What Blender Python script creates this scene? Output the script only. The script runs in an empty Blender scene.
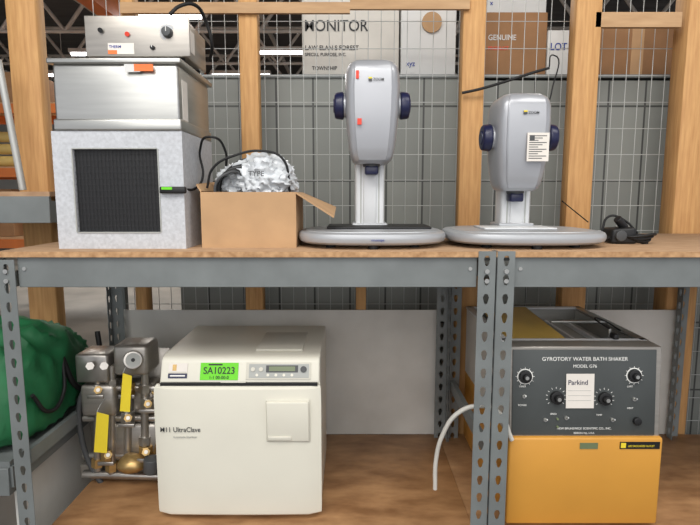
import bpy, bmesh, math, random
from mathutils import Vector, Matrix, noise
random.seed(4)
S=bpy.context.scene
F=525.0; A=math.radians(7.33); ZC=1.442
ZU=1.297; ZL=0.495
def P(u,v,Y):
    t=(v-262.5)/F; s=(u-350)/F
    dy=math.cos(A)-t*math.sin(A); dz=-math.sin(A)-t*math.cos(A)
    k=Y/dy
    return Vector((s*k,Y,ZC+dz*k))
# ------------------------------------------------------------ materials
def lin(c):
    return tuple(((x/255)/12.92 if x/255<=0.04045 else ((x/255+0.055)/1.055)**2.4) for x in c)+(1,)
def mat(name,c,rough=0.5,metal=0,var=0.08,scale=8,bump=0,stretch=None,c2=None,trans=0,emis=0,alpha=1,detail=4):
    m=bpy.data.materials.new(name); m.use_nodes=True
    nt=m.node_tree; b=nt.nodes['Principled BSDF']
    b.inputs['Roughness'].default_value=rough; b.inputs['Metallic'].default_value=metal
    b.inputs['Transmission Weight'].default_value=trans; b.inputs['Alpha'].default_value=alpha
    L=lin(c)
    tc=nt.nodes.new('ShaderNodeTexCoord'); mp=nt.nodes.new('ShaderNodeMapping')
    nt.links.new(tc.outputs['Object'],mp.inputs['Vector'])
    if stretch: mp.inputs['Scale'].default_value=stretch
    n=nt.nodes.new('ShaderNodeTexNoise'); n.inputs['Scale'].default_value=scale; n.inputs['Detail'].default_value=detail
    nt.links.new(mp.outputs['Vector'],n.inputs['Vector'])
    r=nt.nodes.new('ShaderNodeValToRGB')
    r.color_ramp.elements[0].position=0.3; r.color_ramp.elements[1].position=0.7
    if c2: r.color_ramp.elements[0].color=lin(c2); r.color_ramp.elements[1].color=L
    else:
        r.color_ramp.elements[0].color=tuple(x*(1-var) for x in L[:3])+(1,)
        r.color_ramp.elements[1].color=tuple(min(1,x*(1+var)) for x in L[:3])+(1,)
    nt.links.new(n.outputs['Fac'],r.inputs['Fac']); nt.links.new(r.outputs['Color'],b.inputs['Base Color'])
    if bump:
        bp=nt.nodes.new('ShaderNodeBump'); bp.inputs['Strength'].default_value=bump; bp.inputs['Distance'].default_value=0.002
        nt.links.new(n.outputs['Fac'],bp.inputs['Height']); nt.links.new(bp.outputs['Normal'],b.inputs['Normal'])
    if emis:
        b.inputs['Emission Color'].default_value=L; b.inputs['Emission Strength'].default_value=emis
    return m
M={}
M['stud']=mat('pine_stud',(206,160,104),0.7,c2=(180,132,82),scale=14,stretch=(6,6,0.5),bump=.15)
M['ply']=mat('plywood',(196,160,120),0.7,c2=(172,136,98),scale=6,stretch=(1,6,6),bump=.1)
M['board']=mat('particle_board',(188,156,124),0.65,c2=(158,124,94),scale=30,stretch=(.5,3,1),bump=.1)
M['edge']=mat('board_edge',(200,160,118),0.8,c2=(160,120,82),scale=60)
M['brown']=mat('brown_osb',(178,136,94),0.5,c2=(130,92,58),scale=9,stretch=(1,2.2,1),bump=.15,detail=10)
M['steel']=mat('rack_grey_paint',(118,123,123),0.5,.1,var=.12,scale=10)
M['wire']=mat('galvanised_wire',(180,182,180),0.45,.3)
M['dark']=mat('dark_black',(22,22,24),0.5)
M['grille']=mat('grille_black',(40,42,46),0.5)
M['rubber']=mat('black_rubber',(16,16,18),0.6)
M['white']=mat('white_panel',(216,215,210),0.5,c2=(184,182,176),scale=3,detail=8)
M['cream']=mat('cream_plastic',(225,222,208),0.4,var=.02)
M['cream2']=mat('cream_panel',(208,205,192),0.45,var=.02)
M['silver']=mat('silver_plastic',(172,174,179),0.34,.35,var=.03)
M['silver2']=mat('light_silver_plastic',(176,179,183),0.4,.3,var=.03)
M['lgrey']=mat('light_column',(214,216,218),0.35,var=.02)
M['navy']=mat('navy_knob',(28,32,66),0.35,var=.05)
M['ss']=mat('stainless',(190,190,186),0.32,.9,var=.08,scale=5,stretch=(1,1,12))
M['ss2']=mat('stainless_brushed',(174,169,162),0.38,.75,var=.1,scale=7,stretch=(1,1,10))
M['chrome']=mat('worn_chrome',(180,176,170),0.3,.85,var=.15,scale=14)
M['hood']=mat('hood_laminate',(190,193,198),0.5,var=.12,scale=120)
M['card']=mat('cardboard',(186,150,112),0.85,var=.08,scale=12)
M['card2']=mat('cardboard_dark',(150,112,78),0.85,var=.1,scale=12)
M['plastic']=mat('clear_bag',(212,216,220),0.18,trans=.12,var=.25,scale=26)
M['orange']=mat('orange_enamel',(212,152,62),0.45,var=.06,scale=4)
M['panel']=mat('control_panel_grey',(74,78,78),0.42,.15,var=.08)
M['paper']=mat('paper',(228,222,214),0.8,var=.04)
M['paper2']=mat('label_paper',(214,214,212),0.8,var=.04)
M['green']=mat('green_label',(110,214,40),0.6,var=.03)
M['bag']=mat('green_fabric',(26,108,64),0.65,c2=(16,80,44),scale=7,bump=.5)
M['brass']=mat('brass',(182,152,100),0.38,.75,var=.2,scale=30)
M['yel']=mat('yellow_tag',(236,212,50),0.6)
M['red']=mat('red_sticker',(226,70,50),0.6)
M['orl']=mat('orange_tape',(236,120,60),0.6)
M['blue']=mat('blue_logo',(30,60,150),0.5)
M['lcd']=mat('lcd',(112,124,92),0.3)
M['grey']=mat('grey_plastic',(168,170,166),0.5)
M['dgrey']=mat('dark_grey_plastic',(70,72,74),0.5)
M['hose']=mat('milky_hose',(226,224,216),0.35,trans=.15)
M['wht']=mat('white_print',(236,236,232),0.6)
M['conc']=mat('concrete_floor',(128,122,114),0.6,c2=(96,92,86),scale=1.5)
M['ceil']=mat('ceiling_deck',(88,84,82),0.8,c2=(66,62,60),scale=.8,stretch=(1,8,1))
M['wallm']=mat('warehouse_wall',(160,158,154),0.8,scale=1)
M['truss']=mat('truss_steel',(186,176,166),0.6,var=.1)
M['rko']=mat('rack_orange',(206,112,50),0.5)
M['tube']=mat('fluorescent',(244,248,255),0.5,emis=9)
M['ytube']=mat('tan_yellow_roll',(214,184,112),0.6)
M['inner']=mat('yellow_tray',(212,178,92),0.5,var=.1)
M['bboard']=mat('dull_white_box',(206,202,194),0.7,var=.06)
def cabmat():
    m=bpy.data.materials.new('grey_cabinet_sheet'); m.use_nodes=True; nt=m.node_tree; b=nt.nodes['Principled BSDF']
    tc=nt.nodes.new('ShaderNodeTexCoord'); sp=nt.nodes.new('ShaderNodeSeparateXYZ'); cb=nt.nodes.new('ShaderNodeCombineXYZ')
    nt.links.new(tc.outputs['Object'],sp.inputs[0]); nt.links.new(sp.outputs['X'],cb.inputs['X']); nt.links.new(sp.outputs['Z'],cb.inputs['Y'])
    br=nt.nodes.new('ShaderNodeTexBrick'); br.offset=0
    br.inputs['Scale'].default_value=1; br.inputs['Brick Width'].default_value=.15; br.inputs['Row Height'].default_value=.3
    br.inputs['Mortar Size'].default_value=.004; br.inputs['Color1'].default_value=lin((134,137,132)); br.inputs['Color2'].default_value=lin((123,126,122)); br.inputs['Mortar'].default_value=lin((66,68,66))
    nt.links.new(cb.outputs[0],br.inputs['Vector']); nt.links.new(br.outputs['Color'],b.inputs['Base Color']); b.inputs['Roughness'].default_value=.55
    return m
M['cab']=cabmat()
# ------------------------------------------------------------ geometry helpers
def obj_bm(name,bm,m,smooth=False,ang=35):
    bmesh.ops.recalc_face_normals(bm,faces=bm.faces)
    if smooth:
        for f in bm.faces: f.smooth=True
        for e in bm.edges:
            if len(e.link_faces)==2 and e.calc_face_angle(0)>math.radians(ang): e.smooth=False
    me=bpy.data.meshes.new(name); bm.to_mesh(me); bm.free()
    me.materials.append(M[m] if isinstance(m,str) else m)
    o=bpy.data.objects.new(name,me); S.collection.objects.link(o); return o
def box(name,x0,x1,y0,y1,z0,z1,m,bev=0,seg=2):
    bm=bmesh.new(); bmesh.ops.create_cube(bm,size=1)
    for v in bm.verts: v.co=Vector(((x0+x1)/2+v.co.x*(x1-x0),(y0+y1)/2+v.co.y*(y1-y0),(z0+z1)/2+v.co.z*(z1-z0)))
    if bev: bmesh.ops.bevel(bm,geom=bm.edges[:],offset=bev,segments=seg,affect='EDGES',profile=.5)
    return obj_bm(name,bm,m,bool(bev),50)
def pbox(name,u0,u1,v0,v1,Y0,Y1,m,bev=0,seg=2):
    vm=(v0+v1)/2; um=(u0+u1)/2
    return box(name,P(u0,vm,Y0).x,P(u1,vm,Y0).x,Y0,Y1,P(um,v1,Y0).z,P(um,v0,Y0).z,m,bev,seg)
def hexa(name,pts,m,bev=0):
    bm=bmesh.new(); vs=[bm.verts.new(p) for p in pts]
    for f in [(0,1,2,3),(4,5,6,7),(0,1,5,4),(1,2,6,5),(2,3,7,6),(3,0,4,7)]: bm.faces.new([vs[i] for i in f])
    if bev: bmesh.ops.bevel(bm,geom=bm.edges[:],offset=bev,segments=3,affect='EDGES',profile=.5)
    return obj_bm(name,bm,m,bool(bev),50)
def extr(name,poly,x0,x1,m,bev=0,seg=3):
    bm=bmesh.new(); a=[bm.verts.new((x0,p[0],p[1])) for p in poly]; b=[bm.verts.new((x1,p[0],p[1])) for p in poly]
    n=len(poly); bm.faces.new(a); bm.faces.new(b[::-1])
    for i in range(n): bm.faces.new((a[i],a[(i+1)%n],b[(i+1)%n],b[i]))
    if bev: bmesh.ops.bevel(bm,geom=bm.edges[:],offset=bev,segments=seg,affect='EDGES',profile=.5)
    return obj_bm(name,bm,m,bool(bev),40)
def cyl(name,p0,p1,r,m,r2=None,n=24,bev=0):
    p0=Vector(p0);p1=Vector(p1); d=p1-p0
    bm=bmesh.new(); bmesh.ops.create_cone(bm,cap_ends=True,segments=n,radius1=r,radius2=r if r2 is None else r2,depth=d.length)
    if bev:
        es=[e for e in bm.edges if len(e.link_faces)==2 and e.calc_face_angle(0)>1.2]
        bmesh.ops.bevel(bm,geom=es,offset=bev,segments=3,affect='EDGES',profile=.5)
    q=Vector((0,0,1)).rotation_difference(d.normalized())
    bmesh.ops.transform(bm,matrix=Matrix.Translation((p0+p1)/2)@q.to_matrix().to_4x4(),verts=bm.verts)
    return obj_bm(name,bm,m,True,40)
def tube(name,pts,r,m,cyc=False,smooth=True,res=3):
    cu=bpy.data.curves.new(name,'CURVE'); cu.dimensions='3D'; cu.bevel_depth=r; cu.bevel_resolution=res; cu.use_fill_caps=True
    cu.resolution_u=8
    if smooth:
        s=cu.splines.new('BEZIER'); s.bezier_points.add(len(pts)-1)
        for b,p in zip(s.bezier_points,pts): b.co=p; b.handle_left_type=b.handle_right_type='AUTO'
    else:
        s=cu.splines.new('POLY'); s.points.add(len(pts)-1)
        for b,p in zip(s.points,pts): b.co=(*p,1)
    s.use_cyclic_u=cyc
    cu.materials.append(M[m]); o=bpy.data.objects.new(name,cu); S.collection.objects.link(o); return o
def wires(name,segs,r,m):
    cu=bpy.data.curves.new(name,'CURVE'); cu.dimensions='3D'; cu.bevel_depth=r; cu.bevel_resolution=1
    for pts in segs:
        s=cu.splines.new('POLY'); s.points.add(len(pts)-1)
        for b,p in zip(s.points,pts): b.co=(*p,1)
    cu.materials.append(M[m]); o=bpy.data.objects.new(name,cu); S.collection.objects.link(o); return o
def sup(cx,cy,z,rx,ry,n=4,N=40,ryb=None):
    out=[]
    for i in range(N):
        a=2*math.pi*i/N; c,s=math.cos(a),math.sin(a)
        out.append(Vector((cx+rx*math.copysign(abs(c)**(2/n),c),cy+(ry if s<0 or ryb is None else ryb)*math.copysign(abs(s)**(2/n),s),z)))
    return out
def loft(name,rings,m,ang=45):
    bm=bmesh.new(); R=[[bm.verts.new(p) for p in r] for r in rings]; n=len(R[0])
    for a,b in zip(R,R[1:]):
        for i in range(n): bm.faces.new((a[i],a[(i+1)%n],b[(i+1)%n],b[i]))
    bm.faces.new(R[0][::-1]); bm.faces.new(R[-1])
    return obj_bm(name,bm,m,True,ang)
def lump(name,c,r,m,amp=.25,fs=3,sub=4,seed=0,ridge=0,zmin=None):
    bm=bmesh.new(); bmesh.ops.create_icosphere(bm,subdivisions=sub,radius=1)
    for v in bm.verts:
        d=v.co.normalized(); k=1+amp*noise.noise(d*fs+Vector((seed,seed*2,0)))+amp*.5*abs(noise.noise(d*fs*2.7+Vector((seed,0,5))))
        if ridge: k+=ridge*(1-2*abs(noise.noise(d*fs*1.6+Vector((3,seed,1)))))**2*.5+ridge*.4*(1-2*abs(noise.noise(d*fs*3.4+Vector((9,seed,1)))))**2
        z=c[2]+d.z*r[2]*k
        if zmin is not None: z=max(z,zmin)
        v.co=Vector((c[0]+d.x*r[0]*k,c[1]+d.y*r[1]*k,z))
    return obj_bm(name,bm,m,True,60)
def text(name,s,p,size,m,rx=90,align='LEFT',rz=0,bold=0,sx=1):
    cu=bpy.data.curves.new(name,'FONT'); cu.body=s; cu.size=size; cu.extrude=.0003; cu.align_x=align; cu.offset=min(bold,.008)*size
    cu.materials.append(M[m]); o=bpy.data.objects.new(name,cu); S.collection.objects.link(o)
    o.location=p; o.rotation_euler=(math.radians(rx),0,math.radians(rz)); o.scale=(sx,1,1); return o
def group(name,objs):
    bpy.context.view_layer.update()
    ps=[o.matrix_world@Vector(c) for o in objs for c in o.bound_box]
    c=Vector(((min(p.x for p in ps)+max(p.x for p in ps))/2,(min(p.y for p in ps)+max(p.y for p in ps))/2,min(p.z for p in ps)))
    e=bpy.data.objects.new(name,None); e.empty_display_size=.1; e.location=c; S.collection.objects.link(e)
    for o in objs:
        o.parent=e; o.matrix_parent_inverse=Matrix.Translation(-c)
    return e
def perfplate(name,origin,ex,width,z0,z1,m,pitch=.05,hw=.008,hh=.014,th=.002):
    bm=bmesh.new(); n=int((z1-z0)/pitch); ex=Vector(ex)
    for k in range(n):
        zb=z1-(k+1)*pitch; zm=zb+pitch/2; zt=zb+pitch
        w=width; c=w/2
        outer=[(0,zb),(c,zb),(w,zb),(w,zm),(w,zt),(c,zt),(0,zt),(0,zm)]
        inner=[(c-hw*.5,zm-hh*.8),(c,zm-hh),(c+hw*.5,zm-hh*.8),(c+hw,zm+hh*.3),(c+hw*.6,zm+hh*.9),(c,zm+hh),(c-hw*.6,zm+hh*.9),(c-hw,zm+hh*.3)]
        O=[bm.verts.new(Vector(origin)+ex*a+Vector((0,0,b))) for a,b in outer]
        I=[bm.verts.new(Vector(origin)+ex*a+Vector((0,0,b))) for a,b in inner]
        for i in range(8): bm.faces.new((O[i],O[(i+1)%8],I[(i+1)%8],I[i]))
    bmesh.ops.remove_doubles(bm,verts=bm.verts,dist=1e-5)
    o=obj_bm(name,bm,m); md=o.modifiers.new('th','SOLIDIFY'); md.thickness=th; md.offset=0
    return o
def quad(name,p,m,th=.004):
    bm=bmesh.new(); bm.faces.new([bm.verts.new(q) for q in p]); o=obj_bm(name,bm,m); md=o.modifiers.new('s','SOLIDIFY'); md.thickness=th; return o
# ------------------------------------------------------------ room shell
box('floor',-12,12,-3,17,-.05,0,'conc')
box('wall_back',-12,12,16,16.1,0,4.9,'wallm')
box('wall_left',-12.1,-12,-3,16,0,4.9,'wallm')
box('ceiling',-12,12,-3,16,4.9,5.0,'ceil')
def truss(y):
    segs=[[(-11.9,y,4.6),(11.9,y,4.6)],[(-11.9,y,3.95),(11.9,y,3.95)]]
    x=-11.9; i=0
    while x<11.4:
        segs.append([(x,y,3.95 if i%2 else 4.6),(x+.5,y,4.6 if i%2 else 3.95)]); x+=.5; i+=1
    wires('roof_truss',segs,.03,'truss')
for y in (4.5,6.5,8.5,10.5,12.5,14.5): truss(y)
for x in (-4.5,-1.6,1.2): wires('roof_purlin',[[(x,3,4.65),(x,15.9,4.65)]],.05,'truss')
box('roof_beam',-3.2,-3.0,3,15.9,3.7,3.95,'rko')
for i,(x,y) in enumerate([(-5.5,7.5),(-2.6,7.5),(-5.8,11),(-2.2,11),(-7.5,11),(-1,9.3),(-4.2,9.4),(-8,14),(-4,14)]):
    a=box('housing',x-.6,x+.6,y-.08,y+.08,3.86,3.92,'truss'); b=cyl('lamp_tube',(x-.58,y,3.84),(x+.58,y,3.84),.025,'tube')
    c=cyl('hanger_rod',(x,y,3.92),(x,y,4.88),.008,'truss')
    group('fluorescent_light_fixture',[a,b,c])
pr=[]
for x in (-6.5,-4.2,-1.9):
    for y in (6.0,6.9): pr.append(box('rack_post',x-.04,x+.04,y-.04,y+.04,0,3.1,'steel'))
for z in (.9,1.7,2.4):
    for y in (5.98,6.88): pr.append(box('rack_beam',-6.5,-1.9,y-.03,y+.03,z-.06,z+.04,'rko'))
    pr.append(box('rack_deck',-6.5,-1.9,6,6.9,z+.04,z+.06,'ply'))
for i in range(3): pr.append(cyl('rolled_material',(-6.2,6.2+.02*i,1.76+.14*i+.07),(-3.0,6.2+.02*i,1.76+.14*i+.07),.06,'ytube'))
for i,(x,z,w,h) in enumerate([(-5.9,2.46,.7,.4),(-5.0,2.46,.5,.5),(-4.0,2.46,.8,.35),(-2.9,2.46,.6,.45),(-5.5,.96,.9,.5),(-4.3,.96,.8,.55),(-3.2,.96,.7,.4)]):
    pr.append(box('stored_carton',x-w/2,x+w/2,6.1,6.7,z,z+h,['card','bboard','card2'][i%3],.01))
group('pallet_rack',pr)
# ------------------------------------------------------------ wood stud partition
def stud(name,u0,u1,z0=0,z1=2.7,v=120,Y=2.0,d=.06,m='stud'):
    return box(name,P(u0,v,Y).x,P(u1,v,Y).x,Y,Y+d,z0,z1,m,.002,1)
fr=[stud('stud_1',14,43),stud('stud_2',241,259),stud('stud_3',461,483),stud('stud_4',571,596),stud('stud_5',681,712,d=.09),
    stud('stud_6',356,366,z1=1.2,v=300),stud('stud_7',120,132,v=5)]
fr.append(pbox('header_1',120,350,2,13,1.985,2.0,'ply')); fr.append(pbox('header_2',350,470,-2,9,1.985,2.0,'ply'))
fr.append(pbox('header_3',596,682,12,27,2.0,2.02,'ply'))
group('wood_stud_frame',fr)
segs=[]; x=-.98
while x<2.2: segs.append([(x,2.11,.05),(x,2.11,2.6)]); x+=.05
z=.1
while z<2.6: segs.append([(-.98,2.108,z),(2.2,2.108,z)]); z+=.1
wires('wire_mesh_partition',segs,.0015,'wire')
zt=P(350,78,2.2).z
cb=[box('cabinet_body_1',-.72,.45,2.2,2.7,0,zt,'cab'),box('cabinet_body_2',.46,1.6,2.2,2.7,0,zt-.01,'cab'),box('cabinet_body_3',1.61,2.8,2.2,2.7,0,zt,'cab')]
cb+= [box('top_lip',-.73,2.81,2.19,2.71,zt,zt+.012,'steel')]
group('grey_storage_cabinet',cb)
def pb(u0,u1,v0,m,Y=2.24,d=.3,texts=(),extra=()):
    x0=P(u0,40,Y).x; x1=P(u1,40,Y).x; z1=P(350,v0,Y).z
    o=[box('carton_body',x0,x1,Y,Y+d,zt+.012,z1,m,.004)]
    if not texts: o.append(box('carton_tape',(x0+x1)/2-.025,(x0+x1)/2+.025,Y-.001,Y,zt+.012,z1,'card2' if m!='card2' else 'card'))
    for t,u,v,s,mm in texts:
        o.append(text('print',t,P(u,v,Y-.002),s,mm,bold=.008,sx=.9))
    o+=list(extra)
    group('cardboard_carton',o)
pb(302,399,-20,'bboard',texts=[('MONITOR',304,31,.062,'dark'),('LAW ELAN S FOREST',305,50,.026,'dark'),('SPECIAL PURPOSE, INC.',305,56,.018,'dark'),('TOWNSHIP',312,70,.022,'dark')])
lamp=cyl('round_print',P(432,22,2.23)+Vector((0,-.001,0)),P(432,22,2.23)+Vector((0,.0105,0)),.04,'card')
pb(401,456,-6,'paper2',texts=[('SKU 78',406,9,.03,'card2'),('xyz',406,66,.03,'blue')],extra=[lamp])
pb(484,547,12,'card2',texts=[('GENUINE',488,40,.03,'paper2'),('PRODUCT',488,50,.02,'red')])
pb(598,678,14,'card2')
pb(548,572,30,'paper2',texts=[('LOT',550,50,.04,'blue')])
pb(486,545,-12,'paper2',Y=2.56,d=.12,texts=[('x',490,5,.03,'blue')])
# ------------------------------------------------------------ shelving rack
YF=1.35; YB=1.93
XL=-.885; XM=.352; XR=.402
def upright(xc,yf,z1,w=.044,flip=1):
    y1=yf+.035 if flip==1 else yf-.035
    r=[perfplate('upright_face',(xc-w/2,yf,0),(1,0,0),w,0,z1,'steel')]
    xs=xc+w/2 if xc<.38 and xc>.3 else xc-w/2
    r.append(perfplate('upright_flange',(xs,min(yf,y1),0),(0,1,0),.035,0,z1,'steel'))
    return r
def zbeam(x0,x1,yf,zt,s=1):
    poly=[(yf,zt-.0),(yf+s*.012,zt-.0),(yf+s*.012,zt-.014),(yf+s*.04,zt-.014),(yf+s*.04,zt-.08),(yf,zt-.08)]
    return extr('beam',poly,x0,x1,'steel',.0015,1)
def rackbay(x0,x1):
    r=[]
    r.append(zbeam(x0+.022,x1-.022,YF,ZU-.014)); r.append(zbeam(x0+.022,x1-.022,YB+.02,ZU-.014,-1))
    r.append(zbeam(x0+.022,x1-.022,YF,ZL-.022)); r.append(zbeam(x0+.022,x1-.022,YB+.02,ZL-.022,-1))
    for z in (.3,.72,1.22): r.append(box('side_brace',x0-.018,x0-.002,YF+.03,YB,z-.02,z+.02,'steel'))
    for z in (ZU-.05,ZU-.075,ZL-.05):
        for xx in (x0,x1): r.append(cyl('rivet',(xx+.0,YF-.018,z),(xx,YF-.012,z),.006,'ss',n=12))
    for xx in (x0+.04,x1-.04): r.append(cyl('rivet',(xx,YF-.003,ZU-.045),(xx,YF+.002,ZU-.045),.005,'ss',n=12))
    return r
rk=upright(XL,YF-.012,ZU-.02)+upright(XM,YF-.012,ZU+.002)+upright(XL,YB+.03,ZU-.02,flip=-1)+upright(XM,YB+.03,ZU-.02,flip=-1)
rk+=rackbay(XL,XM)
group('steel_shelving_unit',rk)
rk=upright(XR,YF-.012,ZU+.002)+upright(XR,YB+.03,ZU-.02,flip=-1)+upright(1.64,YF-.012,ZU)+upright(1.64,YB+.03,ZU,flip=-1)+rackbay(XR,1.64)
rk+=upright(1.275,YB+.045,1.1,flip=-1)
group('steel_shelving_unit',rk)
def board(name,x0,x1,zt,m,y0=YF+.002,y1=YB+.06,th=.012):
    a=box('panel',x0,x1,y0,y1,zt-th,zt,m,.001,1); b=box('front_edge',x0,x1,y0-.006,y0,zt-th,zt,'edge')
    group(name,[a,b])
board('shelf_board',XL-.03,.374,ZU,'board',y0=YF-.004,th=.014); board('shelf_board',.3765,1.7,ZU-.0,'board',y0=YF-.004,th=.014)
board('shelf_board',XL+.02,XM-.0,ZL,'brown',th=.02,y0=YF+.003); board('shelf_board',XM+.001,1.7,ZL,'brown',th=.02,y0=YF+.003)
wz=P(300,311,1.975).z
box('white_backing_panel',P(122,380,1.975).x,P(438,380,1.975).x,1.992,1.998,ZL,wz,'white')
box('white_backing_panel',P(585,380,1.975).x,P(678,380,1.975).x,1.992,1.998,ZL,wz,'white')
# neighbour shelving at left
nb=[zbeam(-2.2,-.9,1.58,1.438),zbeam(-2.2,-.9,2.1,1.438,-1),box('deck',-2.2,-.9,1.585,2.09,1.438,1.452,'board')]
nb+=[box('deck_lower',-2.2,-.935,1.36,2.0,.70,.715,'steel'),zbeam(-2.2,-.935,1.35,.70),box('end_beam',-.94,-.928,1.36,2.0,.64,.70,'steel'),
     box('rear_post',-.95,-.915,2.1,2.13,0,1.5,'steel'),box('rear_post_l',-2.2,-2.16,2.1,2.13,0,1.5,'steel'),box('front_post_l',-2.2,-2.16,1.34,1.37,0,1.5,'steel')]
group('steel_shelving_unit',nb)
box('white_side_panel',-.97,-.955,1.42,1.98,.02,.635,'white')
cyl('steel_conduit',P(-2,60,1.9),P(23,190,1.9),.012,'wire')
# ------------------------------------------------------------ green bag
rings=[]; N=72; K=44
for k in range(K):
    f=k/(K-1); y=1.37+.55*f
    e=min(1,(math.sin(math.pi*(.04+f*.92)))**.35)
    top=.335*(1-.10*(1-f))*(1+.05*math.sin(f*7)) ; ring=[]
    for i in range(N):
        a=2*math.pi*i/N; c,s=math.cos(a),math.sin(a)
        w=.175*(1-.30*max(0,s))
        x=-1.09+w*e*math.copysign(abs(c)**.55,c); z=.716+top*.5*e*(1+math.copysign(abs(s)**.6,s))
        q=Vector((x,y,z))
        n=noise.noise(q*7)*.035+ .026*(1-2*abs(noise.noise(Vector((x*8,y*13+z*9,z*6)))))**3+noise.noise(q*24)*.006
        if s<-.5: n*=.3
        ring.append(Vector((min(x+c*n,-.912+.006*noise.noise(q*11)),y,max(.7165,z+s*n))))
    rings.append(ring)
gb=[loft('bag_body',rings,'bag',80)]
gb.append(tube('strap',[(-.918,1.62,.93),(-.90,1.66,.82),(-.898,1.74,.79),(-.90,1.83,.86),(-.918,1.86,.95)],.009,'rubber'))
gb.append(tube('strap_loop',[(-.915,1.45,.87),(-.90,1.50,.80),(-.90,1.58,.82),(-.915,1.62,.92)],.006,'rubber'))
group('green_duffel_bag',gb)
# ------------------------------------------------------------ fume cabinet + steel bath + heater unit
Y0=1.42; g=[]
x0=P(55,190,Y0).x; x1=P(184,190,Y0).x; z1=P(100,131,Y0).z
bz=ZU
wx0=P(75,190,Y0).x; wx1=P(159,190,Y0).x; wz0=P(100,232,Y0).z; wz1=P(100,149,Y0).z
g+=[box('front_left',x0,wx0,Y0,Y0+.02,bz,z1,'hood'),box('front_right',wx1,x1,Y0,Y0+.02,bz,z1,'hood'),
    box('front_bottom',wx0,wx1,Y0,Y0+.02,bz,wz0,'hood'),box('front_top',wx0,wx1,Y0,Y0+.02,wz1,z1,'hood'),
    box('carcass',x0,x1,Y0+.02,Y0+.3,bz,z1,'hood'),box('filter_back',wx0,wx1,Y0+.012,Y0+.021,wz0,wz1,'dark')]
sg=[]
xx=wx0
while xx<wx1: sg.append([(xx,Y0+.008,wz0),(xx,Y0+.008,wz1)]); xx+=.010
zz=wz0
while zz<wz1: sg.append([(wx0,Y0+.006,zz),(wx1,Y0+.006,zz)]); zz+=.016
g.append(wires('filter_grille',sg,.0006,'grille'))
for a,b,c,d in ((wx0-.003,wx0,wz0,wz1),(wx1,wx1+.003,wz0,wz1),(wx0,wx1,wz1,wz1+.003),(wx0,wx1,wz0-.003,wz0)): g.append(box('trim',a,b,Y0-.002,Y0,c,d,'grey'))
g.append(box('latch',wx1+.005,wx1+.075,Y0-.014,Y0,1.446,1.464,'dark',.004)); g.append(box('latch_led',wx1+.012,wx1+.04,Y0-.016,Y0-.013,1.456,1.463,'green'))
g.append(tube('power_cable',[P(178,188,Y0-.01),P(196,188,1.5),P(203,175,1.55),P(200,150,1.55),P(212,137,1.5),P(225,150,1.55),P(226,170,1.6)],.0035,'rubber'))
group('fume_filter_cabinet',g)
g=[]; Yb=1.415
a0=P(51,95,Yb).x; a1=P(180,95,Yb).x; zb=z1+.001; zt2=P(100,58,Yb).z
g+=[box('tank_body',a0+.004,a1-.004,Yb+.004,Yb+.30,zb,zt2-.012,'ss',.008,3),box('tank_rim',a0-.004,a1+.006,Yb-.006,Yb+.31,zt2-.014,zt2,'ss',.003,2),
    box('base_band',a0,a1,Yb,Yb+.304,zb,zb+.03,'ss',.004),
    box('side_label',a1-.0045,a1-.003,Yb+.03,Yb+.075,P(185,120,1.45).z,P(185,80,1.45).z,'paper')]
g.append(pbox('orange_tape',134,153,64,71,Yb-.0085,Yb-.0065,'orl')); g.append(pbox('torn_label',124,140,64,72,Yb-.0075,Yb-.0065,'paper2'))
group('stainless_water_bath',g)
g=[]; Yc=1.44
b0=P(86,36,Yc).x; b1=P(185,36,Yc).x; c0=zt2+.012; c1=P(130,17,Yc).z
g+=[box('unit_case',b0,b1,Yc+.006,Yc+.2,c0,c1,'ss2',.004),box('front_plate',b0-.003,b1+.012,Yc,Yc+.006,c0-.002,c1+.004,'ss2',.002)]
for xx in (b0+.02,b1-.02):
    for yy in (Yc+.03,Yc+.17): g.append(cyl('foot',(xx,yy,zt2),(xx,yy,c0+.002),.009,'rubber'))
def knob(p,r,l,m='dark',ptr='wht',name='knob'):
    o=[cyl(name,p,p+Vector((0,-l,0)),r,m,r*.85,bev=.001)]
    o.append(box(name+'_pointer',p.x-.0008,p.x+.0008,p.y-l-.0006,p.y-l+.0002,p.z,p.z+r*.8,ptr)); return o
g+=knob(P(168,33,Yc),.014,.018,'dgrey'); g+=knob(P(153,48,Yc),.006,.01); g.append(cyl('dial_plate',P(168,33,Yc),P(168,33,Yc-.0015),.021,'lgrey'))
g.append(cyl('pilot_light',P(127,34,Yc),P(127,34,Yc-.006),.006,'red')); g.append(cyl('switch',P(100,30,Yc),P(100,30,Yc-.008),.006,'dark'))
g.append(pbox('maker_label',108,134,43,54,Yc-.0012,Yc-.0002,'paper')); g.append(text('maker_text','THERM',P(109,48,Yc-.0015),.010,'blue',bold=.02)); g.append(pbox('label_orange',108,117,50,54,Yc-.0018,Yc-.001,'orl'))
g.append(box('side_label',b1+.0005,b1+.0015,Yc+.04,Yc+.08,c0+.02,c1-.02,'paper'))
g.append(tube('cord_loop',[P(170,14,1.5),P(180,6,1.52),P(195,5,1.55),P(206,22,1.6),P(212,45,1.62),P(210,60,1.66)],.005,'rubber'))
group('immersion_heater_controller',g)
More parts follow.
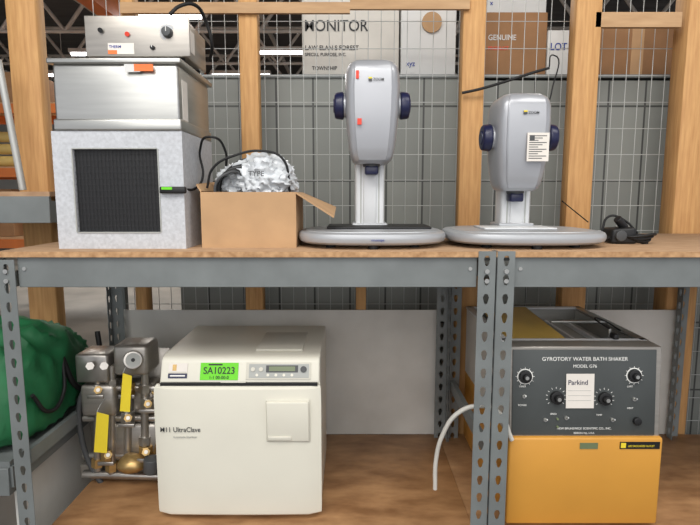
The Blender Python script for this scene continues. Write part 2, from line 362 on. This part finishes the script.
# ------------------------------------------------------------ cardboard box with bagged cables
g=[]; Yd=1.45
x0=P(201,215,Yd).x; x1=P(296,215,Yd).x; z1=P(250,192,Yd).z; th=.004; y1=Yd+.22
g+=[box('wall_front',x0,x1,Yd,Yd+th,ZU,z1,'card'),box('wall_rear',x0,x1,y1-th,y1,ZU,z1,'card'),box('wall_l',x0,x0+th,Yd+th,y1-th,ZU,z1,'card'),
    box('wall_r',x1-th,x1,Yd+th,y1-th,ZU,z1,'card'),box('bottom',x0+th,x1-th,Yd+th,y1-th,ZU,ZU+th,'card')]
g.append(quad('flap_r',[(x1,Yd+.002,z1),(x1,y1,z1),(x1+.105,y1-.005,z1-.045),(x1+.105,Yd+.01,z1-.068)],'card'))
g.append(quad('flap_l',[(x0,Yd+.002,z1),(x0,y1,z1),(x0-.02,y1,z1+.03),(x0-.02,Yd+.03,z1+.02)],'card'))
group('cardboard_box',g)
g=[]
cx=(x0+x1)/2
g.append(lump('plastic_bag',(cx+.03,1.55,z1+.032),(.08,.07,.065),'plastic',.16,2.0,5,3,ridge=.34))
g.append(lump('plastic_bag_tail',(cx-.045,1.575,z1+.018),(.06,.06,.055),'plastic',.2,2.3,5,7,ridge=.35))
g.append(lump('bundle_core',(cx+.0,1.56,z1-.018),(.10,.07,.035),'dgrey',.3,3,4,8))
for i in range(9):
    r=.03+.006*i; cxx=cx-.065+.006*i; yy=1.468+.011*i
    g.append(tube('cable_%d'%i,[(cxx-r,yy,z1-.02),(cxx-r*.8,yy-.005,z1+.025+.004*i),(cxx+r*.1,yy,z1+.05+.006*i),(cxx+r,yy+.02,z1+.055+.003*i),(cxx+r*1.5,yy+.05,z1+.03)],.0038,'rubber' if i%3 else 'dgrey'))
g.append(tube('cable_top',[P(207,188,1.5),P(213,168,1.49),P(236,155,1.49),P(262,151,1.5),P(282,158,1.5),P(290,192,1.52)],.0035,'rubber'))
g.append(text('bag_print','TYPE',P(248,176,1.462),.020,'dark',rz=6))
group('bagged_cable_bundle',g)
# ------------------------------------------------------------ microscopes
def scope(uc,ctop,cbot,kv,ucol,bL,bR,Yh=1.56,first=True):
    g=[]
    bx0=P(bL,240,1.5).x; bx1=P(bR,240,1.5).x; cx=(bx0+bx1)/2; rx=(bx1-bx0)/2; cy=1.55; ry=.172
    zb=ZU+.012
    pr=[(0,.93),(.006,.985),(.014,1.0),(.022,.998),(.028,.985),(.031,.96)]
    g.append(loft('base_plate',[sup(cx,cy,zb+z,rx*k,ry*k,2.9,72,.23*k) for z,k in pr],'silver2',30))
    g.append(loft('base_inlay',[sup(cx,cy+.01,zb+.030,rx*.9,ry*.84,3,64,.19),sup(cx,cy+.01,zb+.033,rx*.89,ry*.83,3,64,.19)],'silver2'))
    if first: g.append(box('base_pad',cx-rx*.62,cx+rx*.84,cy+.00,cy+.16,zb+.033,zb+.040,'dark',.002))
    else: g.append(box('base_pad',cx-rx*.5,cx+rx*.45,cy-.02,cy+.12,zb+.033,zb+.038,'lgrey',.002))
    for a,b in ((-.55,-.09),(.55,-.09),(-.55,.14),(.55,.14),(0,-.14)): g.append(cyl('foot',(cx+rx*a,cy+b,ZU),(cx+rx*a,cy+b,zb+.002),.014,'rubber'))
    if first: g.append(text('base_logo','visuscope',(cx+.01,cy-ry-.0008,zb+.012),.009,'blue',align='CENTER'))
    cxl=P(ucol,200,1.68).x; ztc=P(350,ctop+22,1.68).z
    g.append(loft('column',[sup(cxl,1.69,z,.046,.04,7,40) for z in (zb+.032,ztc)],'lgrey'))
    g.append(box('column_rail',cxl-.02,cxl+.02,1.643,1.652,zb+.04,ztc-.02,'lgrey',.003))
    for s in (-1,1): g.append(box('column_groove',cxl+s*.028-.002,cxl+s*.028+.002,1.6492,1.6512,zb+.045,ztc-.02,'grey'))
    g.append(box('column_foot',cxl-.055,cxl+.055,1.64,1.745,zb+.032,zb+.046,'silver2',.004))
    k=Yh/F
    hz=lambda v:P(350,v,Yh).z
    H=cbot-ctop; hx=P(uc,(ctop+cbot)/2,Yh).x
    prof=[(0,.50,.45),(.015,.68,.66),(.04,.82,.82),(.08,.92,.94),(.14,.98,1),(.3,1.0,1.03),(.5,.98,1.02),(.7,.92,.98),(.85,.85,.9),(.93,.79,.84),(.97,.72,.76),(1,.60,.64)]
    hw=27*k; hd=.082
    rings=[sup(hx,Yh+.055+.01*f,hz(ctop+H*f),hw*a,hd*b,4.6,56) for f,a,b in prof]
    g.append(loft('head_shell',rings[::-1],'silver',50))
    rings=[]
    for f,a,b in prof[2:-1]:
        z=hz(ctop+H*f); w=hw*a*.70; yy=Yh+.055+.01*f-hd*b
        rings.append([Vector((hx-w,yy-.0012,z)),Vector((hx-w*.93,yy-.0035,z)),Vector((hx+w*.93,yy-.0035,z)),Vector((hx+w,yy-.0012,z)),Vector((hx+w,yy+.012,z)),Vector((hx-w,yy+.012,z))])
    g.append(loft('head_front_cover',rings[::-1],'silver',30))
    kz=hz(kv); ky=Yh+.05
    for s in (-1,1):
        xa=hx+s*hw*.96
        g.append(cyl('knob_collar',(xa-s*.01,ky,kz),(xa+s*.008,ky,kz),.034,'silver',bev=.002))
        g.append(cyl('focus_knob',(xa+s*.006,ky,kz),(xa+s*.034,ky,kz),.041,'navy',.037,n=32,bev=.006))
        g.append(cyl('knob_cap',(xa+s*.032,ky,kz),(xa+s*.037,ky,kz),.022,'navy',.02,bev=.001))
    zz=hz(cbot)
    g.append(cyl('objective_mount',(hx,Yh+.06,zz+.008),(hx,Yh+.06,zz-.008),.028,'dgrey',.025)); g.append(box('objective_lens',hx-.02,hx+.02,Yh+.035,Yh+.085,zz-.032,zz-.006,'navy',.005))
    g.append(box('carriage_arm',min(hx,cxl)-.03,max(hx,cxl)+.03,Yh+.1,1.69,hz(ctop+H*.8),hz(ctop+H*.3),'silver',.006))
    yl=Yh+.055-hd*1.03-.0045
    lz=hz(ctop+H*.24)
    g.append(text('brand_mark','ZOOM',(hx+.0,yl,lz+.001),.010,'dgrey',bold=.02)); g.append(box('brand_chip',hx-.013,hx-.003,yl-.0004,yl+.003,lz,lz+.009,'dgrey')); g.append(box('brand_chip_yellow',hx-.013,hx-.003,yl-.0006,yl+.002,lz+.006,lz+.010,'yel'))
    if first:
        g.append(box('red_sticker_a',hx-.048,hx-.040,yl+.0005,yl+.006,hz(81),hz(73),'red')); g.append(box('red_sticker_b',hx-.044,hx-.032,yl-.0003,yl+.006,hz(126),hz(120),'red'))
    else:
        g.append(box('paper_label',hx+.000,hx+.062,yl-.001,yl+.0035,hz(162),hz(134),'paper')) 
        for i in range(11): g.append(box('label_line',hx+.005,hx+.055-.012*(i%3),yl-.0014,yl-.001,hz(137.5+i*2.2),hz(136.7+i*2.2),'dgrey'))
        g.append(box('label_stamp',hx+.006,hx+.02,yl-.0016,yl-.001,hz(142),hz(136.5),'dgrey'))
    group('stereo_microscope',g)
scope(372.5,58,163,103,369.5,298,446,1.56,True)
scope(523.5,92,191,136,513.5,448,604,1.56,False)
tube('black_tie_strap',[P(462,93,1.98),P(480,89,1.97),P(510,80,1.97),P(535,72,1.97),P(549,68,1.98)],.005,'rubber')
tube('thin_black_cord',[P(549,68,2.0),P(553,55,2.0),P(552,90,2.0),P(548,105,2.0)],.0025,'rubber')
tube('stylus_pen',[P(562,201,1.93),P(588,222,1.8)],.002,'rubber')
# ------------------------------------------------------------ power adapter
g=[]; cxm=P(628,236,1.55).x; Ym=1.56
g+=[hexa('adapter_body',[(cxm-.045,Ym,ZU),(cxm+.03,Ym-.01,ZU),(cxm+.035,Ym+.07,ZU),(cxm-.04,Ym+.08,ZU),(cxm-.04,Ym,ZU+.045),(cxm+.025,Ym-.008,ZU+.05),(cxm+.03,Ym+.07,ZU+.05),(cxm-.035,Ym+.08,ZU+.045)],'dark',.008)]
g.append(cyl('plug_barrel',(cxm+.01,Ym+.03,ZU+.045),(cxm-.02,Ym+.02,ZU+.075),.012,'dark',bev=.002)); g.append(cyl('strain_relief',(cxm-.02,Ym-.002,ZU+.025),(cxm-.02,Ym-.014,ZU+.025),.016,'dgrey',bev=.002))
for i in range(4):
    r=.03+.008*i
    g.append(tube('cord_%d'%i,[(cxm+.04+r*math.cos(t)*.9,Ym+.01+r*.6*math.sin(t),ZU+.006+.007*i+.004*math.sin(2*t+i)) for t in [j*math.pi/4 for j in range(8)]],.004,'rubber',cyc=True))
g.append(tube('cord_tail',[(cxm-.05,Ym,ZU+.02),(cxm-.07,Ym-.01,ZU+.015),(cxm-.08,Ym+.02,ZU+.005),(cxm-.05,Ym+.07,ZU+.005)],.0035,'rubber'))
g.append(tube('cord_top',[(cxm-.05,Ym+.05,ZU+.03),(cxm-.03,Ym+.05,ZU+.08),(cxm+.01,Ym+.04,ZU+.07),(cxm+.05,Ym+.03,ZU+.03)],.0035,'rubber'))
group('power_adapter_with_cord',g)
# ------------------------------------------------------------ autoclave
g=[]; Ya=1.425
x0=-.562; x1=-.083
zs=lambda v,Y=Ya:P(240,v,Y).z
z_top=P(240,356,Ya+.055).z
zdoor=zs(388)
prof=[(Ya+.03,ZL+.012),(Ya+.03,zdoor+.004),(Ya+.022,zdoor+.006),(Ya+.045,z_top-.012),(Ya+.055,z_top-.003),(Ya+.075,z_top),(Ya+.40,z_top+.004),(Ya+.42,z_top-.02),(Ya+.42,ZL+.012)]
g.append(extr('body',prof,x0+.016,x1-.004,'cream',.006,3))
dz0=ZL+.016
def door_ring(z,k):
    pts=[]; n=14
    for i in range(n+1):
        s=-1+2*i/n; x=(x0+x1)/2+(x1-x0)/2*s*k; y=Ya+.004*s*s+ (1-k)*.5 + (.012 if abs(s)==1 else 0)
        pts.append(Vector((x,y,z)))
    return pts+[Vector((x1-(1-k)*.2,Ya+.035,z)),Vector((x0+(1-k)*.2,Ya+.035,z))]
rings=[door_ring(dz0,.985),door_ring(dz0+.006,.997),door_ring(dz0+.02,1)]+[door_ring(dz0+(zdoor-dz0)*f,1) for f in (.3,.6,.9)]+[door_ring(zdoor-.006,.995),door_ring(zdoor,.98)]
g.append(loft('door',rings,'cream',30))
g.append(box('shadow_gap',x0+.02,x1-.01,Ya+.016,Ya+.031,zdoor,zdoor+.008,'dark'))
for xx in (x0+.05,x1-.05):
    for yy in (Ya+.06,Ya+.38): g.append(cyl('foot',(xx,yy,ZL),(xx,yy,ZL+.014),.018,'rubber'))
hx0=P(267,420,Ya).x; hx1=P(309,420,Ya).x; hz0=P(288,441,Ya).z; hz1=P(288,401,Ya).z
g.append(box('handle_seam',hx0-.003,hx1+.003,Ya-.0005,Ya+.01,hz0-.003,hz1+.003,'cream2',.002))
g.append(hexa('handle_cover',[(hx0,Ya-.004,hz0),(hx1,Ya-.004,hz0),(hx1,Ya+.01,hz0),(hx0,Ya+.01,hz0),(hx0,Ya-.012,hz1),(hx1,Ya-.012,hz1),(hx1,Ya+.01,hz1),(hx0,Ya+.01,hz1)],'cream',.003))
g.append(box('handle_catch',hx0+.002,hx1-.05,Ya-.0085,Ya-.003,hz0+.004,hz0+.016,'cream2',.002))
A0=Vector((0,Ya+.022,zdoor+.006)); B0=Vector((0,Ya+.045,z_top-.012)); up=(B0-A0).normalized(); nrm=Vector((0,-up.z,up.y)); rxd=math.degrees(math.atan2(up.z,up.y))
FL=(B0-A0).length
def fplate(name,u0,u1,f0,f1,m,th=.002,off=0,bev=0):
    xa=P(u0,370,Ya+.03).x; xb=P(u1,370,Ya+.03).x; a=A0+up*(f0*FL)+nrm*off; b=A0+up*(f1*FL)+nrm*off
    pts=[(xa,*a.yz),(xb,*a.yz),(xb,*b.yz),(xa,*b.yz)]
    q=[Vector(p)+nrm*th for p in pts]
    return hexa(name,[Vector(p) for p in pts]+q,m,bev)
def ftext(name,s,u,f,size,m,off=.0035,align='LEFT',bold=0,sx=1):
    a=A0+up*(f*FL)+nrm*off; return text(name,s,(P(u,370,Ya+.03).x,a.y,a.z),size,m,rxd,align,bold=bold,sx=sx)
def fp(u,f,off): 
    p=A0+up*FL*f+nrm*off; p.x=P(u,370,Ya+.03).x; return p
g.append(fplate('green_tag',200,238,.14,.92,'green',.001,.001)); g.append(ftext('tag_code','SA10223',219,.42,.0275,'dark',.003,'CENTER',.008,.92)); g.append(ftext('tag_date','1-1 00-00-0',219,.19,.012,'dark',.003,'CENTER',.008)); g.append(fplate('tag_bar',208,222,.80,.87,'dark',.0005,.002))
g.append(fplate('control_surround',246,311,.15,.93,'cream2',.003,0,.001)); g.append(fplate('control_overlay',249,309,.24,.86,'grey',.002,.0025))
g.append(fplate('display_bezel',266,298,.48,.80,'dgrey',.0015,.004)); g.append(fplate('display',269,295,.54,.75,'lcd',.001,.005))
for u in (253,261): g.append(cyl('button',fp(u,.62,.003),fp(u,.62,.008),.006,'cream2'))
g.append(cyl('start_button',fp(303.5,.62,.003),fp(303.5,.62,.008),.009,'dgrey'))
for u in (257,268,276,284,292): g.append(cyl('key',fp(u,.36,.003),fp(u,.36,.006),.004,'cream'))
g.append(fplate('maker_badge',168,187,.22,.44,'navy',.001,.001)); g.append(fplate('maker_badge_line',170,185,.30,.36,'wht',.0006,.002))
g.append(fplate('caution_label',168,187,.5,.9,'paper',.001,.001)); g.append(fplate('caution_icon',172,176,.56,.84,'brass',.0006,.002)); g.append(fplate('key_label',221,246,.02,.10,'cream2',.001,.001))
g.append(text('model_text','M11 UltraClave',P(160,432,Ya-.001),.0205,'dgrey',bold=.003,sx=.88)); g.append(text('model_sub','Automatic Sterilizer',P(173,438,Ya-.001),.0085,'grey'))
g.append(box('tank_cover',x0+.28,x0+.42,Ya+.10,Ya+.30,z_top+.001,z_top+.006,'cream2',.002))
group('steam_autoclave',g)
# ------------------------------------------------------------ plumbing manifold
g=[]
Yp=1.64
def pp(u,v,Y=Yp): return P(u,v,Y)
g.append(box('back_plate',pp(88,400,1.74).x,pp(172,400,1.74).x,1.74,1.746,ZL+.05,pp(100,348,1.74).z,'ss2',.001,1))
g.append(box('stand',pp(88,400,1.74).x,pp(172,400,1.74).x,1.66,1.8,ZL,ZL+.05,'ss2',.003))
g.append(box('housing_a',pp(80,370).x,pp(112,370).x,Yp-.03,Yp+.08,pp(100,380).z,pp(100,352).z,'chrome',.008))
g.append(box('housing_b',pp(116,370).x,pp(150,370).x,Yp-.02,Yp+.09,pp(100,374).z,pp(100,344).z,'ss2',.012))
g.append(box('chrome_block',pp(84,400).x,pp(118,400).x,Yp-.025,Yp+.06,pp(100,414).z,pp(100,383).z,'ss2',.012))
g.append(box('chrome_block_low',pp(108,440).x,pp(158,440).x,Yp+.0,Yp+.07,pp(130,462).z,pp(130,424).z,'ss2',.012))
g.append(box('chrome_block_side',pp(122,400).x,pp(154,400).x,Yp+.01,Yp+.07,pp(130,416).z,pp(130,384).z,'ss2',.012))
g.append(cyl('gauge',pp(133,360,Yp-.02),pp(133,360,Yp-.04),.030,'chrome',bev=.004)); g.append(cyl('gauge_face',pp(133,360,Yp-.04),pp(133,360,Yp-.042),.022,'grey')); g.append(cyl('gauge_hub',pp(133,360,Yp-.042),pp(133,360,Yp-.044),.006,'dark'))
for u in (90,104): g.append(cyl('port_cap',pp(u,366,Yp-.03),pp(u,366,Yp-.05),.013,'chrome',n=6)); 
for u,v0,v1 in ((98,376,470),(112,365,474),(128,372,470),(145,370,448)):
    g.append(cyl('pipe',pp(u,v0),pp(u,v1),.013,'chrome'))
    for v in (v0+14,v1-12): g.append(cyl('coupling',pp(u,v),pp(u,v+8),.020,'chrome' if (u+v)%2 else 'brass',n=6))
for v in (388,418,455): g.append(cyl('cross_pipe',pp(84,v,Yp+.01),pp(158,v,Yp+.01),.012,'chrome'))
for j,(u,v) in enumerate(((98,390),(128,418),(108,455),(146,452),(128,390),(148,404))):
    mm='brass' if j in (2,3,4) else 'chrome'
    g.append(cyl('valve_body',pp(u,v-7),pp(u,v+7),.023,mm,n=8,bev=.002)); g.append(cyl('valve_bonnet',pp(u,v,Yp),pp(u,v,Yp-.035),.013,'brass',n=6)); g.append(cyl('valve_stem',pp(u,v,Yp-.03),pp(u,v,Yp-.055),.006,'chrome')); g.append(box('valve_lever',pp(u,v).x-.007,pp(u,v).x+.045,Yp-.060,Yp-.053,pp(u,v).z-.006,pp(u,v).z+.006,'chrome',.002))
for (u0,v0,u1,v1) in ((94,412,109,452),(120,373,132,411)):
    q=[pp(u0,v1,Yp-.065),pp(u1-2,v1+1,Yp-.068),pp(u1,v0+3,Yp-.064),pp(u0+3,v0,Yp-.064)]
    g.append(quad('yellow_tag',q,'yel',.001)); g.append(tube('tag_wire',[q[3],q[3]+Vector((.005,.02,.02)),q[3]+Vector((.01,.05,.03))],.001,'wire'))
g.append(lump('pump_a',pp(132,463,1.60),(.045,.04,.03),'brass',.12,2,3,2)); g.append(cyl('filter_bowl',pp(152,458,1.58),pp(152,472,1.58),.026,'dgrey',bev=.004))
g.append(cyl('drain_pipe',pp(84,474),pp(160,476),.014,'chrome')); g.append(tube('braided_hose',[pp(87,385),pp(80,402),pp(82,440),pp(92,468),pp(102,484)],.009,'dgrey'))
for u in (90,120,154): g.append(cyl('leg',pp(u,470,Yp+.02),Vector((pp(u,470).x,Yp+.02,ZL)),.008,'chrome'))
g.append(tube('copper_line',[pp(152,392),pp(162,400),pp(160,430),pp(154,455)],.005,'brass'))
group('brass_valve_manifold',g)
# ------------------------------------------------------------ water bath shaker
g=[]; Yw=1.395
x0=P(508,470,Yw).x; x1=P(661,470,Yw).x
zc=P(590,438,Yw).z; ztp=P(590,347,Yw+.03).z
xr=x1-.004
g.append(box('orange_skirt',x0,x1,Yw,Yw+.57,ZL+.012,zc,'orange',.006))
g.append(extr('upper_case',[(Yw+.014,zc-.002),(Yw+.034,ztp),(Yw+.10,ztp),(Yw+.10,zc-.002)],x0+.003,xr,'ss2',.002,1))
A1=Vector((0,Yw+.014,zc)); B1=Vector((0,Yw+.034,ztp)); up1=(B1-A1).normalized(); n1=Vector((0,-up1.z,up1.y)); L1=(B1-A1).length; r1=math.degrees(math.atan2(up1.z,up1.y))
def wp(u,v,off=0):
    f=(438-v)/91; p=A1+up1*L1*f+n1*off; p.x=P(u,v,p.y).x; return p
def wplate(name,u0,u1,v0,v1,m,th=.002,off=0,bev=0):
    pts=[wp(u0,v1,off),wp(u1,v1,off),wp(u1,v0,off),wp(u0,v0,off)]
    xa,xb=(pts[0].x+pts[3].x)/2,(pts[1].x+pts[2].x)/2
    for p,x in zip(pts,(xa,xb,xb,xa)): p.x=x
    return hexa(name,pts+[p+n1*th for p in pts],m,bev)
g.append(wplate('control_panel',512,655,350,437,'panel',.003,.0005,.001))
wl=.006; ty0=Yw+.102; ty1=Yw+.57; tz0=zc; tz1=ztp-.008
g+=[box('tank_front',x0+.003,xr,ty0,ty0+wl,tz0,tz1,'ss2'),box('tank_rear',x0+.003,xr,ty1-wl,ty1,tz0,tz1,'ss2'),
    box('tank_left',x0,x0+wl,Yw+.03,ty1,tz0,tz1,'bboard'),box('tank_right',xr-wl,xr,ty0+wl,ty1-wl,tz0,tz1,'ss2'),
    box('rim_left',x0-.004,x0+.022,ty0,ty1,tz1,tz1+.008,'lgrey',.002),box('rim_right',xr-.022,xr+.004,ty0,ty1,tz1,tz1+.008,'ss',.002),
    box('rim_rear',x0,xr,ty1-.022,ty1+.004,tz1,tz1+.008,'lgrey',.002),box('rim_front',x0,xr,ty0-.004,ty0+.02,tz1,tz1+.008,'lgrey',.002),
    box('inner_liner',x0+.022,x0+.026,ty0+.02,ty1-.02,tz1-.12,tz1,'ss'),box('inner_liner_r',xr-.026,xr-.022,ty0+.02,ty1-.02,tz1-.12,tz1,'ss'),box('inner_liner_rear',x0+.026,xr-.026,ty1-.026,ty1-.022,tz1-.12,tz1,'ss'),
    box('tray',x0+.03,xr-.03,ty0+.03,ty1-.03,tz1-.055,tz1-.048,'grey')]
for i in range(5):
    xx=x0+.07+.07*i; g.append(box('tray_clip',xx,xx+.01,ty0+.04,ty1-.04,tz1-.048,tz1-.035,'lgrey'))
g.append(hexa('yellow_cover',[(x0+.03,ty0+.03,tz1-.02),(x0+.22,ty0+.03,tz1-.02),(x0+.19,ty1-.10,tz1+.018),(x0+.03,ty1-.10,tz1+.018),(x0+.03,ty0+.03,tz1-.01),(x0+.22,ty0+.03,tz1-.01),(x0+.19,ty1-.10,tz1+.028),(x0+.03,ty1-.10,tz1+.028)],'inner',.003))
g.append(box('crossbar',x0+.22,xr-.02,ty0+.20,ty0+.212,tz1+.008,tz1+.016,'ss',.002))
g.append(box('probe_bracket',xr-.10,xr-.085,ty0+.0,ty0+.03,tz1+.008,tz1+.024,'dark',.003)); g.append(cyl('probe',(xr-.092,ty0+.045,tz1-.045),(xr-.092,ty0+.045,tz1+.03),.005,'ss'))
g.append(tube('thermostat_line',[(xr-.092,ty0+.045,tz1+.03),(xr-.11,ty0+.1,tz1+.045),(xr-.06,ty0+.15,tz1+.03),(xr-.03,ty0+.1,tz1+.010)],.0025,'rubber'))
g.append(text('panel_title','GYROTORY WATER BATH SHAKER',wp(585,361,.004),.0152,'wht',r1,'CENTER')); g.append(text('panel_model','MODEL G76',wp(585,368,.004),.0125,'wht',r1,'CENTER'))
g.append(text('panel_maker','NEW BRUNSWICK SCIENTIFIC CO., INC.',wp(584,431,.004),.0085,'wht',r1,'CENTER')); g.append(text('panel_maker2','EDISON, N.J., U.S.A.',wp(584,435.5,.004),.007,'wht',r1,'CENTER'))
def wknob(u,v,r,l,dial=0,m='dark'):
    c=wp(u,v,.0035)
    if dial:
        g.append(cyl('dial_scale',c,c+n1*.001,dial,'wht',n=40)); g.append(cyl('dial_scale_inner',c,c+n1*.0015,dial*.88,'panel',n=40))
        for i in range(12):
            a=i*math.pi/6; d=Vector((math.cos(a),0,0))+up1*math.sin(a); g.append(cyl('dial_tick',c+d*dial*.9+n1*.001,c+d*dial*1.2+n1*.001,.0007,'wht',n=6))
    g.append(cyl('knob_skirt',c,c+n1*l*.5,r,m,bev=.001)); g.append(cyl('knob_grip',c+n1*l*.4,c+n1*l,r*.62,m,r*.5,bev=.001)); g.append(cyl('knob_cap',c+n1*l,c+n1*(l+.001),r*.3,'ss'))
wknob(525,377,.017,.02,.022); wknob(634,376,.017,.02,.022); wknob(556,398,.018,.025); wknob(604,399,.018,.025)
for cu in ((556,398),(604,399)):
    c=wp(*cu,.0035)
    for i in range(11):
        a=math.radians(-40+26*i); d=Vector((math.cos(a),0,0))+up1*math.sin(a); g.append(cyl('scale_tick',c+d*.024,c+d*.029,.0008,'wht',n=6))
for u,v in ((524,397),(545,421),(566,419),(634,400),(612,421)):
    c=wp(u,v,.003); g.append(cyl('switch_nut',c,c+n1*.004,.006,'ss',n=6)); g.append(cyl('toggle',c+n1*.003,c+n1*.016+up1*.005,.0022,'ss'))
for u,v,s in ((519,388,'TIMER'),(550,416,'SPEED'),(596,417,'TEMP'),(627,388,'LIMIT'),(518,407,'POWER'),(627,410,'HEAT')): g.append(text('panel_caption',s,wp(u,v,.004),.007,'wht',r1))
c=wp(636,422,.003); g.append(cyl('fuse_holder',c,c+n1*.012,.011,'dark',bev=.002))
for v in (420,428): c=wp(557,v,.003); g.append(cyl('pilot_light',c,c+n1*.006,.003,'lcd'))
g.append(wplate('handwritten_note',566,594,374,409,'paper',.0008,.006)); g.append(text('note_text','Parkind',wp(568,385,.0075),.0195,'navy',r1,bold=.002,sx=.95))
for i in range(3): 
    p=wp(568,391+i*5,.0072); q=wp(591,391+i*5,.0072); g.append(tube('note_line',[p,q],.0004,'grey',smooth=False))
g.append(pbox('warning_plate',620,660,442,449,Yw-.0015,Yw-.0002,'dark')); g.append(text('warning_text','USE GROUNDED OUTLET',P(628,447,Yw-.002),.0075,'yel',sx=.85)); g.append(pbox('warning_icon',621,626,443,448,Yw-.002,Yw-.001,'yel'))
g.append(pbox('model_sticker',580,598,443,449,Yw-.0015,Yw-.0002,'lcd'))
for xx in (x0+.05,x1-.05):
    for yy in (Yw+.05,Yw+.49): g.append(cyl('foot',(xx,yy,ZL),(xx,yy,ZL+.017),.02,'rubber'))
group('water_bath_shaker',g)
tube('drain_hose',[P(512,440,1.385),P(498,412,1.384),P(478,406,1.384),P(458,413,1.40),P(443,434,1.42),P(436,460,1.44),P(435,489,1.45)],.0065,'hose')
# ------------------------------------------------------------ lights / world / camera
w=bpy.data.worlds.new('World'); S.world=w; w.use_nodes=True; w.node_tree.nodes['Background'].inputs[0].default_value=(.92,.94,1,1); w.node_tree.nodes['Background'].inputs[1].default_value=.78
def area(n,loc,rot,sx,sy,e,c=(1,.97,.92)):
    l=bpy.data.lights.new(n,'AREA'); l.shape='RECTANGLE'; l.size=sx; l.size_y=sy; l.energy=e; l.color=c
    o=bpy.data.objects.new(n,l); o.location=loc; o.rotation_euler=[math.radians(a) for a in rot]; S.collection.objects.link(o)
area('ceiling_lamp_front',(-.8,-.8,3.8),(30,0,0),3,1.2,95)
area('ceiling_lamp_rear',(0,5.0,3.7),(0,0,0),5,1.0,150)
area('ceiling_lamp_aisle',(2.0,.3,3.8),(10,0,0),2,.8,45)
area('ceiling_lamp_left',(-4,9,3.7),(0,0,0),4,2,320)
area('ceiling_lamp_low',(0,-2.4,2.6),(70,0,0),4,2,50)
cam=bpy.data.cameras.new('Camera'); cam.sensor_width=36; cam.lens=F/700*36; cam.clip_start=.05
co=bpy.data.objects.new('Camera',cam); co.location=(0,0,ZC); co.rotation_euler=(math.pi/2-A,0,0); S.collection.objects.link(co); S.camera=co
S.view_settings.view_transform='Standard'
